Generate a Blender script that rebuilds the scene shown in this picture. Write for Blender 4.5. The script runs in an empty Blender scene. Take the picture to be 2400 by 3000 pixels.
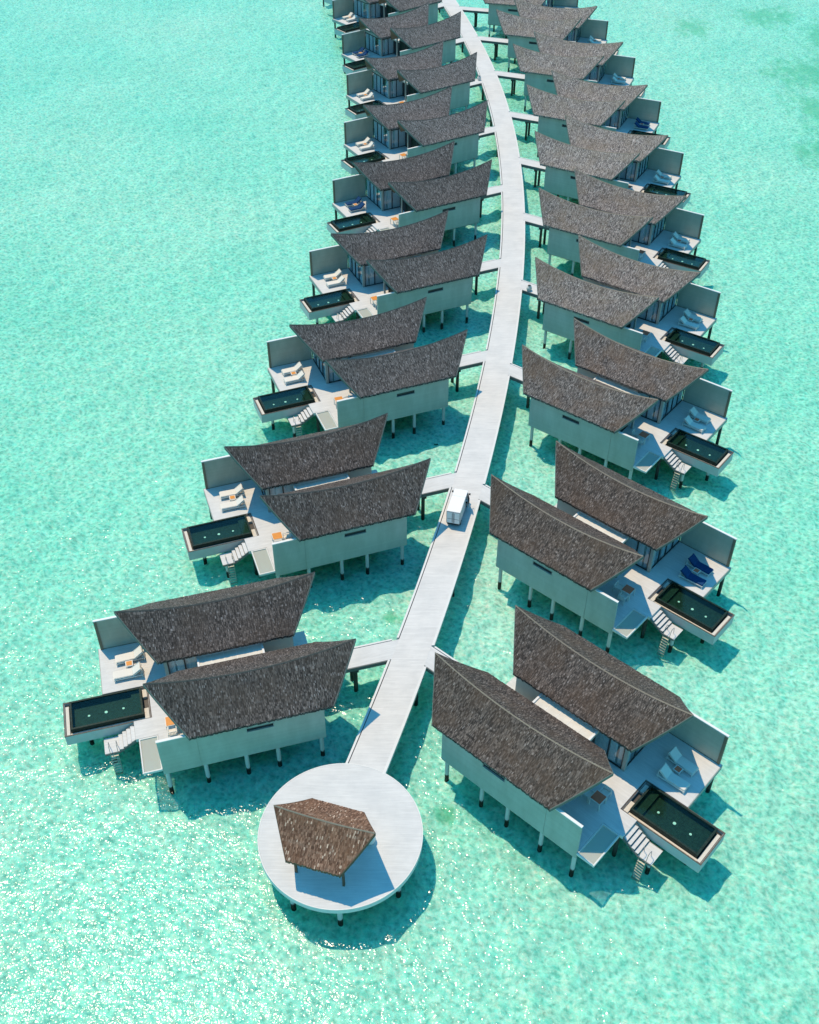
import bpy, bmesh, math, random
from mathutils import Vector, Matrix
random.seed(7)
R = math.radians
scene = bpy.context.scene
COL = scene.collection
WATER_Z, BED_Z = -2.55, -3.12

# ------------------------------------------------------------------ materials
def new_mat(name):
    m = bpy.data.materials.new(name); m.use_nodes = True
    nt = m.node_tree; nt.nodes.clear()
    return m, nt
class N:
    """small helper around a node tree"""
    def __init__(s, nt): s.nt = nt
    def n(s, typ, **kw):
        nd = s.nt.nodes.new(typ)
        for k, v in kw.items(): setattr(nd, k, v)
        return nd
    def l(s, a, b): s.nt.links.new(a, b)
    def val(s, sock, v):
        if isinstance(v, (int, float, tuple, list)): sock.default_value = v
        else: s.l(v, sock)
    def math(s, op, a, b=0.0, c=None):
        nd = s.n('ShaderNodeMath', operation=op); s.val(nd.inputs[0], a); s.val(nd.inputs[1], b)
        if c is not None: s.val(nd.inputs[2], c)
        return nd.outputs[0]
    def vmath(s, op, a, b=(0, 0, 0)):
        nd = s.n('ShaderNodeVectorMath', operation=op); s.val(nd.inputs[0], a); s.val(nd.inputs[1], b)
        return nd.outputs['Value'] if op in ('LENGTH', 'DISTANCE') else nd.outputs[0]
    def noise(s, vec, scale, detail=3.0, rough=0.55, dims='3D', dist=0.0):
        nd = s.n('ShaderNodeTexNoise', noise_dimensions=dims)
        s.val(nd.inputs['Vector'], vec); nd.inputs['Scale'].default_value = scale
        nd.inputs['Detail'].default_value = detail; nd.inputs['Roughness'].default_value = rough
        nd.inputs['Distortion'].default_value = dist
        return nd.outputs['Fac']
    def ramp(s, fac, stops, interp='LINEAR'):
        nd = s.n('ShaderNodeValToRGB'); cr = nd.color_ramp; cr.interpolation = interp
        while len(cr.elements) < len(stops): cr.elements.new(0.5)
        for e, (p, c) in zip(cr.elements, stops):
            e.position = p; e.color = (*c, 1) if len(c) == 3 else c
        s.val(nd.inputs['Fac'], fac); return nd.outputs['Color']
    def mix(s, fac, a, b, blend='MIX'):
        nd = s.n('ShaderNodeMix', data_type='RGBA', blend_type=blend)
        s.val(nd.inputs['Factor'], fac)
        for i, v in ((6, a), (7, b)):
            if isinstance(v, (tuple, list)): nd.inputs[i].default_value = (*v[:3], 1)
            else: s.l(v, nd.inputs[i])
        return nd.outputs[2]
    def maprange(s, v, a, b, c, d):
        nd = s.n('ShaderNodeMapRange'); s.val(nd.inputs[0], v)
        for i, x in enumerate((a, b, c, d)): nd.inputs[i+1].default_value = x
        return nd.outputs[0]
    def bump(s, h, strength, dist=0.02, normal=None):
        nd = s.n('ShaderNodeBump'); nd.inputs['Strength'].default_value = strength
        nd.inputs['Distance'].default_value = dist; s.val(nd.inputs['Height'], h)
        if normal is not None: s.l(normal, nd.inputs['Normal'])
        return nd.outputs[0]
    def principled(s, col, rough=0.8, spec=0.3, normal=None, metal=0.0):
        p = s.n('ShaderNodeBsdfPrincipled')
        if isinstance(col, (tuple, list)): p.inputs['Base Color'].default_value = (*col[:3], 1)
        else: s.l(col, p.inputs['Base Color'])
        s.val(p.inputs['Roughness'], rough); p.inputs['Specular IOR Level'].default_value = spec
        p.inputs['Metallic'].default_value = metal
        if normal is not None: s.l(normal, p.inputs['Normal'])
        o = s.n('ShaderNodeOutputMaterial'); s.l(p.outputs[0], o.inputs[0]); return p

def plain(name, col, rough=0.7, spec=0.3, var=0.08, scale=3.0, metal=0.0):
    m, nt = new_mat(name); g = N(nt)
    tc = g.n('ShaderNodeTexCoord').outputs['Object']
    f = g.noise(tc, scale, 4)
    c = g.mix(f, tuple(x*(1-var*2) for x in col), tuple(min(1, x*(1+var*2)) for x in col))
    g.principled(c, rough, spec, metal=metal)
    return m

def roof_mat(name, dark, mid, light, warm, warm_amt, fleck=0.955, fleckcol=(.27, .25, .24)):
    m, nt = new_mat(name); g = N(nt)
    uv = g.n('ShaderNodeUVMap', uv_map='UVMap').outputs[0]
    rnd = g.n('ShaderNodeObjectInfo').outputs['Random']
    sep = g.n('ShaderNodeSeparateXYZ'); g.l(uv, sep.inputs[0])
    x, y = sep.outputs[0], sep.outputs[1]
    wob = g.math('MULTIPLY', g.math('SUBTRACT', g.noise(uv, 1.3, 2), 0.5), 0.35)
    ry = g.math('DIVIDE', g.math('ADD', y, wob), 0.17)
    row = g.math('FLOOR', ry); fy = g.math('FRACT', ry)
    off = g.math('MULTIPLY', g.math('MODULO', row, 2.0), 0.5)
    rx = g.math('ADD', g.math('DIVIDE', x, 0.062), off)
    cx = g.math('FLOOR', rx); fx = g.math('FRACT', rx)
    cmb = g.n('ShaderNodeCombineXYZ'); g.l(cx, cmb.inputs[0]); g.l(row, cmb.inputs[1])
    g.l(g.math('MULTIPLY', rnd, 173.0), cmb.inputs[2])
    wn = g.n('ShaderNodeTexWhiteNoise', noise_dimensions='3D'); g.l(cmb.outputs[0], wn.inputs['Vector'])
    v = wn.outputs['Value']
    wsep = g.n('ShaderNodeSeparateColor'); g.l(wn.outputs['Color'], wsep.inputs[0])
    c = g.ramp(v, [(0.0, dark), (0.45, mid), (0.86, light), (1.0, tuple(min(1, q*1.35) for q in light))])
    # bleached single shingles
    fl = g.maprange(wsep.outputs[1], fleck, fleck+0.03, 0, 1)
    c = g.mix(fl, c, fleckcol)
    # weathering patches, different on each roof
    shift = g.n('ShaderNodeCombineXYZ'); g.l(g.math('MULTIPLY', rnd, 61.0), shift.inputs[0]); g.l(g.math('MULTIPLY', rnd, 37.0), shift.inputs[1])
    uvs = g.vmath('ADD', uv, shift.outputs[0])
    pn = g.noise(uvs, 0.45, 4, 0.6)
    c = g.mix(g.math('MULTIPLY', g.maprange(pn, 0.42, 0.66, 0, 1), warm_amt), c, warm, 'MIX')
    pl = g.noise(g.vmath('MULTIPLY', uvs, (1.0, 2.2, 1.0)), 0.8, 3, 0.5)
    c = g.mix(g.math('MULTIPLY', g.maprange(pl, 0.60, 0.72, 0, 1), 0.42), c, g.mix(0.5, c, fleckcol))
    streak = g.noise(g.vmath('MULTIPLY', uvs, (7.0, 0.6, 1.0)), 1.0, 3, 0.6)
    c = g.mix(1.0, c, g.ramp(streak, [(0.3, (.66, .66, .68)), (0.7, (1.2, 1.17, 1.15))]), 'MULTIPLY')
    # gaps between shingles are recesses: real relief by bump, plus slightly grimy joints
    joint = g.math('MULTIPLY', g.maprange(fy, 0.0, 0.10, 0, 1), g.maprange(fx, 0.0, 0.10, 0.55, 1))
    c = g.mix(g.math('MULTIPLY', g.math('SUBTRACT', 1.0, joint), 0.45), c, tuple(q*0.4 for q in dark))
    hgt = g.math('ADD', g.math('MULTIPLY', joint, 0.5), g.math('ADD', g.math('MULTIPLY', v, 0.8), g.math('MULTIPLY', g.math('SUBTRACT', 1.0, fy), 0.5)))
    b = g.bump(hgt, 0.8, 0.022)
    g.principled(c, 0.85, 0.22, b)
    return m

def board_mat(name, col, pitch=0.2, axis=2, rough=0.7, depth=0.4, var=0.02):
    m, nt = new_mat(name); g = N(nt)
    tc = g.n('ShaderNodeTexCoord').outputs['Object']
    rnd = g.n('ShaderNodeObjectInfo').outputs['Random']
    sep = g.n('ShaderNodeSeparateXYZ'); g.l(tc, sep.inputs[0])
    p = g.math('DIVIDE', sep.outputs[axis], pitch)
    fr = g.math('FRACT', p); row = g.math('FLOOR', p)
    wn = g.n('ShaderNodeTexWhiteNoise', noise_dimensions='2D')
    cmb = g.n('ShaderNodeCombineXYZ'); g.l(row, cmb.inputs[0]); g.l(g.math('MULTIPLY', rnd, 40.0), cmb.inputs[1]); g.l(cmb.outputs[0], wn.inputs['Vector'])
    c = g.mix(wn.outputs['Value'], tuple(q*(1-var*1.6) for q in col), tuple(q*(1+var*1.2) for q in col))
    grime = g.noise(g.vmath('MULTIPLY', tc, (1.0, 1.0, 0.35)), 1.1, 5, 0.65)
    c = g.mix(1.0, c, g.ramp(grime, [(0.3, (.86, .86, .84)), (0.68, (1.04, 1.04, 1.04))]), 'MULTIPLY')
    j = g.maprange(fr, 0.0, 0.07, 0, 1)
    c = g.mix(g.math('MULTIPLY', g.math('SUBTRACT', 1.0, j), 0.25), c, tuple(q*0.5 for q in col))
    g.principled(c, rough, 0.25, g.bump(j, depth, 0.01))
    return m

def deck_mat(name, col, pitch=0.14, axis=0):
    m, nt = new_mat(name); g = N(nt)
    tc = g.n('ShaderNodeTexCoord').outputs['Object']
    if axis == 'uv': tc = g.n('ShaderNodeUVMap', uv_map='UVMap').outputs[0]; ax = 0
    else: ax = axis
    sep = g.n('ShaderNodeSeparateXYZ'); g.l(tc, sep.inputs[0])
    p = g.math('DIVIDE', sep.outputs[ax], pitch); o = sep.outputs[1-ax]
    row = g.math('FLOOR', p); fr = g.math('FRACT', p)
    cmb = g.n('ShaderNodeCombineXYZ'); g.l(row, cmb.inputs[0])
    wr = g.n('ShaderNodeTexWhiteNoise', noise_dimensions='1D'); g.l(row, wr.inputs['W'])
    seg = g.math('FLOOR', g.math('ADD', g.math('DIVIDE', o, 2.6), g.math('MULTIPLY', wr.outputs['Value'], 3.0)))
    g.l(seg, cmb.inputs[1])
    wn = g.n('ShaderNodeTexWhiteNoise', noise_dimensions='2D'); g.l(cmb.outputs[0], wn.inputs['Vector'])
    c = g.mix(wn.outputs['Value'], tuple(q*0.965 for q in col), tuple(min(.9, q*1.025) for q in col))
    st = g.noise(g.vmath('MULTIPLY', tc, (1.0, 1.0, 1.0)), 0.55, 5, 0.6)
    c = g.mix(1.0, c, g.ramp(st, [(0.3, (.90, .91, .91)), (0.6, (1.02, 1.02, 1.01))]), 'MULTIPLY')
    sc = (9.0, 0.8, 1.0) if ax == 0 else (0.8, 9.0, 1.0)
    gr = g.noise(g.vmath('MULTIPLY', tc, sc), 1.0, 3, 0.6)
    c = g.mix(1.0, c, g.ramp(gr, [(0.35, (.93, .93, .93)), (0.65, (1.02, 1.02, 1.02))]), 'MULTIPLY')
    j = g.maprange(fr, 0.0, 0.06, 0, 1)
    c = g.mix(g.math('MULTIPLY', g.math('SUBTRACT', 1.0, j), 0.30), c, tuple(q*0.45 for q in col))
    g.principled(c, 0.75, 0.25, g.bump(j, 0.5, 0.008))
    return m

M = {}
M['roof_grey'] = roof_mat('roof_shingles_grey', (.030, .026, .0235), (.075, .065, .059), (.142, .122, .110), (.082, .062, .048), 0.5)
M['roof_brown'] = roof_mat('roof_shingles_brown', (.030, .025, .022), (.080, .066, .057), (.148, .122, .105), (.104, .068, .045), 0.50, 0.955, (.28, .245, .22))
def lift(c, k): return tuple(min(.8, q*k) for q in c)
def worn_sheen_roof(name, k, base, warm, wa, fl):       # farther roofs paler: weathering plus grazing sheen painted into the colour
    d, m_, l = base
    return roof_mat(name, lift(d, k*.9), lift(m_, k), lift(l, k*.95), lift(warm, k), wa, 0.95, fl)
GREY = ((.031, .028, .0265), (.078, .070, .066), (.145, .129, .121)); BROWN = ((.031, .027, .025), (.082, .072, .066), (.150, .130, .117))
M['roof_grey_worn_sheen'] = worn_sheen_roof('roof_shingles_grey_worn_sheen', 1.3, GREY, (.080, .066, .058), 0.4, (.30, .28, .27))
M['roof_grey_bleached_sheen'] = worn_sheen_roof('roof_shingles_grey_bleached_sheen', 1.8, GREY, (.080, .068, .060), 0.35, (.36, .35, .34))
M['roof_brown_worn_sheen'] = worn_sheen_roof('roof_shingles_brown_worn_sheen', 1.45, BROWN, (.105, .068, .044), 0.55, (.34, .31, .29))
M['roof_brown_bleached_sheen'] = worn_sheen_roof('roof_shingles_brown_bleached_sheen', 2.15, BROWN, (.100, .075, .052), 0.5, (.42, .40, .36))
M['roof_brown_silver_sheen'] = worn_sheen_roof('roof_shingles_brown_silver_sheen', 2.75, BROWN, (.095, .076, .054), 0.45, (.48, .46, .42))
M['roof_red'] = roof_mat('roof_shingles_red_brown', (.095, .048, .030), (.185, .102, .066), (.275, .165, .112), (.205, .102, .056), 0.5, 0.95, (.66, .50, .38))
M['ridge'] = plain('ridge_cap_wood', (.33, .25, .19), 0.8, 0.2, 0.15, 6)
M['ridge_dark'] = plain('ridge_cap_weathered', (.12, .10, .088), 0.8, 0.2, 0.15, 6)
M['rake'] = plain('rake_board_paint', (.155, .165, .145), 0.7, 0.25, 0.1, 2)
M['soffit'] = board_mat('soffit_boards', (.20, .17, .13), 0.15, 0)
M['wall'] = board_mat('painted_wall_boards', (.43, .46, .40), 0.16, 2)
M['wall_plain'] = plain('painted_wall', (.46, .465, .41), 0.75, 0.25, 0.04, 1.0)
M['screen'] = board_mat('screen_wall_boards', (.44, .43, .36), 0.12, 2, depth=0.4)
M['trim_brown'] = plain('brown_timber_trim', (.20, .155, .11), 0.7, 0.25, 0.12, 4)
M['trim_white'] = plain('white_trim', (.72, .72, .70), 0.6, 0.3, 0.04, 3)
M['post'] = plain('grey_green_post', (.36, .37, .34), 0.7, 0.25, 0.06, 3)
M['dark_frame'] = plain('dark_window_frame', (.03, .033, .036), 0.4, 0.4, 0.1, 3)
M['deck'] = deck_mat('bleached_deck_boards', (.625, .622, .612), 0.14, 1)
M['walk'] = deck_mat('bleached_boardwalk', (.64, .626, .608), 0.15, 'uv')
M['edge'] = plain('edge_board_paint', (.66, .655, .63), 0.7, 0.25, 0.05, 2)
M['seam'] = plain('dark_seam', (.045, .04, .038), 0.8, 0.2, 0.1, 2)
M['fascia'] = plain('dark_side_beam', (.16, .165, .155), 0.75, 0.2, 0.1, 2)
M['pool_shell'] = plain('rendered_pool_shell', (.50, .50, .48), 0.8, 0.25, 0.08, 1.2)
M['coping'] = plain('worn_brown_coping', (.105, .085, .07), 0.6, 0.3, 0.4, 7)
M['gutter'] = plain('dark_wet_gutter', (.06, .055, .05), 0.5, 0.4, 0.25, 6)
M['pebble'] = plain('pale_pebbles', (.62, .58, .50), 0.8, 0.25, 0.14, 14)
M['white_metal'] = plain('white_metal_frame', (.68, .67, .63), 0.45, 0.4, 0.03, 3)
M['cushion'] = plain('cream_cushion', (.70, .675, .62), 0.9, 0.1, 0.03, 5)
M['blue'] = plain('blue_towel', (.014, .055, .15), 0.95, 0.1, 0.3, 5)
M['teak'] = plain('orange_teak_top', (.66, .265, .05), 0.5, 0.35, 0.12, 6)
M['teak_red'] = plain('red_brown_wood_top', (.62, .15, .075), 0.5, 0.3, 0.12, 6)  # right-row table tops: redder than the left-row teak
M['grey_metal'] = plain('grey_metal', (.30, .31, .31), 0.35, 0.5, 0.05, 3, 0.6)
M['rung'] = plain('pale_ladder_wood', (.62, .56, .42), 0.7, 0.3, 0.1, 4)
M['white_disc'] = plain('white_pool_fitting', (.88, .90, .88), 0.4, 0.4, 0.02, 3)
M['curtain'] = plain('pale_curtain', (.74, .76, .76), 0.9, 0.1, 0.06, 6)
M['floor_in'] = plain('indoor_floor', (.50, .48, .45), 0.5, 0.3, 0.1, 2)
M['clay'] = plain('whitewashed_clay', (.70, .68, .63), 0.8, 0.25, 0.07, 5)
M['black'] = plain('black_rubber', (.02, .02, .022), 0.7, 0.3, 0.1, 3)
M['van'] = plain('white_vehicle_paint', (.80, .80, .79), 0.35, 0.45, 0.02, 2)
M['van_grey'] = plain('grey_door_seal', (.14, .15, .155), 0.5, 0.4, 0.05, 2)
M['post_brown'] = plain('brown_timber_post', (.13, .085, .055), 0.7, 0.25, 0.12, 4)
M['coral'] = plain('dark_coral', (.07, .10, .065), 0.95, 0.1, 0.35, 3)
M['flat_roof'] = plain('cream_roof_membrane', (.66, .63, .56), 0.85, 0.2, 0.10, 1.5)

def mat_pile():
    m, nt = new_mat('concrete_pile'); g = N(nt)
    tc = g.n('ShaderNodeTexCoord').outputs['Object']
    sep = g.n('ShaderNodeSeparateXYZ'); g.l(tc, sep.inputs[0])
    nz = g.math('MULTIPLY', g.math('SUBTRACT', g.noise(tc, 5, 3), 0.5), 0.3)
    f = g.maprange(g.math('ADD', sep.outputs[2], nz), -2.42, -2.28, 1, 0)   # weed and mussels below the tide line
    c = g.mix(f, (.55, .56, .53), (.035, .033, .026))
    g.principled(c, 0.8, 0.25); return m
M['pile'] = mat_pile()
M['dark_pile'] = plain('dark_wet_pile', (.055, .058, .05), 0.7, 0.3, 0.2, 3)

def mat_net():
    m, nt = new_mat('grey_net_mesh'); g = N(nt)
    d = g.n('ShaderNodeBsdfDiffuse'); d.inputs[0].default_value = (.60, .62, .56, 1)
    t = g.n('ShaderNodeBsdfTransparent')
    mx = g.n('ShaderNodeMixShader'); mx.inputs[0].default_value = 0.50
    g.l(t.outputs[0], mx.inputs[1]); g.l(d.outputs[0], mx.inputs[2])
    o = g.n('ShaderNodeOutputMaterial'); g.l(mx.outputs[0], o.inputs[0]); return m
M['net'] = mat_net()

def mat_glass():
    m, nt = new_mat('tinted_glass'); g = N(nt)
    t = g.n('ShaderNodeBsdfTransparent'); t.inputs[0].default_value = (.86, .93, .96, 1)
    gl = g.n('ShaderNodeBsdfGlossy'); gl.inputs['Roughness'].default_value = 0.03
    bf = g.n('ShaderNodeNewGeometry').outputs['Backfacing']
    lw = g.n('ShaderNodeFresnel'); g.l(g.maprange(bf, 0, 1, 1.5, 1/1.5), lw.inputs[0])
    mx = g.n('ShaderNodeMixShader'); g.l(lw.outputs[0], mx.inputs[0])
    g.l(t.outputs[0], mx.inputs[1]); g.l(gl.outputs[0], mx.inputs[2])
    o = g.n('ShaderNodeOutputMaterial'); g.l(mx.outputs[0], o.inputs[0]); return m
M['glass'] = mat_glass()

def mat_tile():
    m, nt = new_mat('black_pool_tile'); g = N(nt)
    tc = g.n('ShaderNodeTexCoord').outputs['Object']
    v = g.n('ShaderNodeTexVoronoi'); g.l(tc, v.inputs['Vector']); v.inputs['Scale'].default_value = 7
    c = g.ramp(g.noise(tc, 6, 3), [(0.3, (.006, .016, .013)), (0.7, (.018, .042, .034))])
    g.principled(c, 0.5, 0.15); return m
M['tile'] = mat_tile()

def mat_poolwater():
    m, nt = new_mat('still_pool_water'); g = N(nt)
    tc = g.n('ShaderNodeTexCoord').outputs['Object']
    b = g.bump(g.noise(tc, 5, 4), 0.16, 0.03)
    t = g.n('ShaderNodeBsdfTransparent'); t.inputs[0].default_value = (.78, .94, .88, 1)
    gl = g.n('ShaderNodeBsdfGlossy'); gl.inputs['Roughness'].default_value = 0.06; g.l(b, gl.inputs['Normal'])
    bf = g.n('ShaderNodeNewGeometry').outputs['Backfacing']
    f = g.n('ShaderNodeFresnel'); g.l(g.maprange(bf, 0, 1, 1.30, 1/1.30), f.inputs[0]); g.l(b, f.inputs['Normal'])
    mx = g.n('ShaderNodeMixShader'); g.l(f.outputs[0], mx.inputs[0]); g.l(t.outputs[0], mx.inputs[1]); g.l(gl.outputs[0], mx.inputs[2])
    o = g.n('ShaderNodeOutputMaterial'); g.l(mx.outputs[0], o.inputs[0]); return m
M['pool_water'] = mat_poolwater()

def mat_sea():
    m, nt = new_mat('lagoon_water'); g = N(nt)
    pos = g.n('ShaderNodeNewGeometry').outputs['Position']
    p2 = g.vmath('MULTIPLY', pos, (1.0, 1.0, 0.0))
    rot = g.n('ShaderNodeVectorRotate', rotation_type='Z_AXIS'); g.l(p2, rot.inputs['Vector']); rot.inputs['Angle'].default_value = R(28)
    st = g.vmath('MULTIPLY', rot.outputs[0], (0.62, 1.0, 1.0))
    h1 = g.noise(st, 0.55, 2, 0.5, dist=0.3)
    h2 = g.noise(st, 2.3, 2, 0.55, dist=0.4)
    h3 = g.noise(p2, 6.0, 0, 0.5)
    h = g.math('ADD', g.math('MULTIPLY', h1, 1.5), g.math('ADD', g.math('MULTIPLY', h2, 0.62), g.math('MULTIPLY', h3, 0.20)))
    nrm = g.bump(h, 1.0, 0.125)
    gl = g.n('ShaderNodeBsdfGlossy'); gl.inputs['Roughness'].default_value = 0.12; g.l(nrm, gl.inputs['Normal'])
    fr = g.n('ShaderNodeFresnel'); fr.inputs[0].default_value = 1.33; g.l(nrm, fr.inputs['Normal'])
    # absorption: red goes first; depth of the lagoon varies gently, and caustic-like light ripples are painted into the tint
    dep = g.noise(p2, 0.035, 3, 0.5)
    caustic = g.noise(st, 3.1, 5, 0.70, dist=0.8)
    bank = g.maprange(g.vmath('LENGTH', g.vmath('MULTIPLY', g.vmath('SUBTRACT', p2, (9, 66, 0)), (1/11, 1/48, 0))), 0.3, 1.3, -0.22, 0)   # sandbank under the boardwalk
    k = g.math('ADD', g.math('ADD', bank, g.maprange(dep, 0.3, 0.7, 0.80, 1.20)), g.maprange(caustic, 0.30, 0.70, 0.80, -0.80))
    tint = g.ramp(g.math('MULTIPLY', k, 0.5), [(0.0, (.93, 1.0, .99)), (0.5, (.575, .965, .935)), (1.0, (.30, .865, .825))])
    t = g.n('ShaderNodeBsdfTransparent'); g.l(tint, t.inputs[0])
    mx = g.n('ShaderNodeMixShader'); g.l(fr.outputs[0], mx.inputs[0]); g.l(t.outputs[0], mx.inputs[1]); g.l(gl.outputs[0], mx.inputs[2])
    o = g.n('ShaderNodeOutputMaterial'); g.l(mx.outputs[0], o.inputs[0]); return m
M['sea'] = mat_sea()

GRASS = [(68, 183, 11, 13), (65, 166, 8, 12), (67, 213, 9, 9), (60, 151, 6, 8), (76, 200, 10, 14), (52, 207, 5, 7), (2.66, 40.6, 1.3, 1.0), (-1.4, 58.6, 1.0, .9),
         ]
def mat_bed():
    m, nt = new_mat('sand_and_seagrass_bed'); g = N(nt)
    pos = g.n('ShaderNodeNewGeometry').outputs['Position']
    p2 = g.vmath('MULTIPLY', pos, (1.0, 1.0, 0.0))
    a = g.noise(p2, 0.09, 4, 0.6)
    b = g.noise(p2, 2.4, 5, 0.70, dist=0.5)
    d = g.noise(p2, 3.4, 3, 0.6)
    c = g.ramp(b, [(0.28, (.56, .65, .59)), (0.50, (.82, .84, .78)), (0.70, (.97, .97, .93))])
    c = g.mix(1.0, c, g.ramp(d, [(0.32, (.84, .87, .85)), (0.66, (1.08, 1.07, 1.05))]), 'MULTIPLY')
    c = g.mix(1.0, c, g.ramp(a, [(0.35, (.92, .95, .92)), (0.62, (1.03, 1.02, 1.0))]), 'MULTIPLY')
    # caustic-like web painted into the sand colour: dark cells, pale lines between
    dn = g.n('ShaderNodeTexNoise'); g.l(p2, dn.inputs['Vector']); dn.inputs['Scale'].default_value = 0.9; dn.inputs['Detail'].default_value = 3
    wp = g.vmath('ADD', p2, g.vmath('MULTIPLY', dn.outputs['Color'], (1.3, 1.3, 0)))
    vo = g.n('ShaderNodeTexVoronoi', feature='SMOOTH_F1', voronoi_dimensions='2D'); g.l(wp, vo.inputs['Vector']); vo.inputs['Scale'].default_value = 1.9; vo.inputs['Smoothness'].default_value = 0.4
    c = g.mix(1.0, c, g.ramp(vo.outputs['Distance'], [(0.08, (.66, .76, .74)), (0.34, (.98, .99, .98)), (0.62, (1.10, 1.08, 1.05))]), 'MULTIPLY')
    # seagrass patches that grow in certain places
    s = None
    for (x, y, rx, ry) in GRASS:
        q = g.vmath('LENGTH', g.vmath('MULTIPLY', g.vmath('SUBTRACT', p2, (x, y, 0)), (1/rx, 1/ry, 0)))
        f = g.maprange(q, 0.1, 1.3, 1, 0)
        s = f if s is None else g.math('MAXIMUM', s, f)
    gn = g.noise(g.vmath('MULTIPLY', p2, (1.0, 0.5, 0.0)), 0.42, 5, 0.72, dist=0.6)
    gm = g.maprange(g.math('ADD', gn, g.math('MULTIPLY', s, 0.42)), 0.66, 0.86, 0, 1)
    c = g.mix(g.math('MULTIPLY', gm, 0.62), c, (.20, .52, .27))
    # little dark tufts everywhere
    tn = g.noise(p2, 1.1, 3, 0.6)
    c = g.mix(g.math('MULTIPLY', g.maprange(tn, 0.70, 0.78, 0, 1), 0.35), c, (.26, .36, .20))
    p = g.principled(c, 0.95, 0.05, g.bump(b, 0.4, 0.15))
    p.subsurface_method = 'BURLEY'          # light that strays sideways in the milky lagoon
    p.inputs['Subsurface Weight'].default_value = 0.28; p.inputs['Subsurface Radius'].default_value = (.02, 1.0, .75); p.inputs['Subsurface Scale'].default_value = 11.0
    return m
M['bed'] = mat_bed()

# ------------------------------------------------------------------ mesh builder
class MB:
    def __init__(s): s.v = []; s.f = []; s.m = []; s.uv = []
    def add(s, verts, faces, mi=0, uvs=None):
        o = len(s.v); s.v += [tuple(p) for p in verts]
        for k, f in enumerate(faces):
            s.f.append([i+o for i in f]); s.m.append(mi)
            s.uv.append([uvs[i] for i in f] if uvs else None)
        return s
    def box(s, u0, u1, v0, v1, z0, z1, mi=0):
        V = [(u0,v0,z0),(u1,v0,z0),(u1,v1,z0),(u0,v1,z0),(u0,v0,z1),(u1,v0,z1),(u1,v1,z1),(u0,v1,z1)]
        return s.add(V, [(3,2,1,0),(4,5,6,7),(0,1,5,4),(1,2,6,5),(2,3,7,6),(3,0,4,7)], mi)
    def prism(s, poly, z0, z1, mi=0):
        n = len(poly)
        V = [(x,y,z0) for x,y in poly] + [(x,y,z1) for x,y in poly]
        F = [tuple(range(n))[::-1], tuple(range(n,2*n))] + [(i,(i+1)%n,n+(i+1)%n,n+i) for i in range(n)]
        return s.add(V, F, mi)
    def xprism(s, sec, u0, u1, mi=0):          # section in (v, z) swept along u
        n = len(sec)
        V = [(u0,a,b) for a,b in sec] + [(u1,a,b) for a,b in sec]
        F = [tuple(range(n))[::-1], tuple(range(n,2*n))] + [(i,(i+1)%n,n+(i+1)%n,n+i) for i in range(n)]
        return s.add(V, F, mi)
    def cyl(s, p0, p1, r0, r1=None, n=12, mi=0):
        r1 = r0 if r1 is None else r1
        p0, p1 = Vector(p0), Vector(p1); d = (p1-p0).normalized()
        a = d.orthogonal().normalized(); b = d.cross(a)
        V = []
        for p, r in ((p0, r0), (p1, r1)):
            for i in range(n):
                t = 2*math.pi*i/n; V.append(p + (a*math.cos(t)+b*math.sin(t))*r)
        F = [tuple(range(n))[::-1], tuple(range(n,2*n))] + [(i,(i+1)%n,n+(i+1)%n,n+i) for i in range(n)]
        return s.add(V, F, mi)
    def tube(s, pts, r, n=6, mi=0):
        for a, b in zip(pts[:-1], pts[1:]): s.cyl(a, b, r, r, n, mi)
        return s
    def lathe(s, prof, n=20, mi=0, c=(0,0)):
        V = []; F = []
        for r, z in prof:
            for i in range(n):
                t = 2*math.pi*i/n; V.append((c[0]+r*math.cos(t), c[1]+r*math.sin(t), z))
        for k in range(len(prof)-1):
            for i in range(n): F.append((k*n+i, k*n+(i+1)%n, (k+1)*n+(i+1)%n, (k+1)*n+i))
        F.append(tuple(range(n))[::-1]); F.append(tuple((len(prof)-1)*n+i for i in range(n)))
        return s.add(V, F, mi)
    def build(s, name, mats, parent=None, mirror=1, smooth=False, bevel=0):
        me = bpy.data.meshes.new(name)
        V = [(x, y*mirror, z) for x, y, z in s.v]
        me.from_pydata(V, [], s.f)
        for mm in (mats if isinstance(mats, (list, tuple)) else [mats]): me.materials.append(mm)
        me.polygons.foreach_set('material_index', s.m)
        if any(q is not None for q in s.uv):
            ul = me.uv_layers.new(name='UVMap'); k = 0
            for f, q in zip(s.f, s.uv):
                for j in range(len(f)):
                    ul.data[k].uv = q[j] if q else (0, 0); k += 1
        bm = bmesh.new(); bm.from_mesh(me)
        if bevel: bmesh.ops.bevel(bm, geom=bm.edges[:], offset=bevel, segments=2, affect='EDGES', clamp_overlap=True)
        bmesh.ops.recalc_face_normals(bm, faces=bm.faces[:])
        bm.to_mesh(me); bm.free()
        if smooth:
            for p in me.polygons: p.use_smooth = True
        o = bpy.data.objects.new(name, me); COL.objects.link(o)
        if parent: o.parent = parent
        return o

def empty(name, loc=(0,0,0), rz=0.0):
    o = bpy.data.objects.new(name, None); COL.objects.link(o)
    o.empty_display_size = 0.3; o.location = loc; o.rotation_euler = (0, 0, rz); return o
def tag(o, label, cat, group=None):
    o['label'] = label; o['category'] = cat
    if group: o['group'] = group
    return o
KIDS = {}
def children(o): return [c for c in bpy.data.objects if c.parent == o]
def copy_tree(o, parent=None):
    if o not in KIDS: KIDS[o] = children(o)
    c = o.copy(); COL.objects.link(c)
    if parent: c.parent = parent
    for ch in KIDS[o]: copy_tree(ch, c)
    return c

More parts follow.
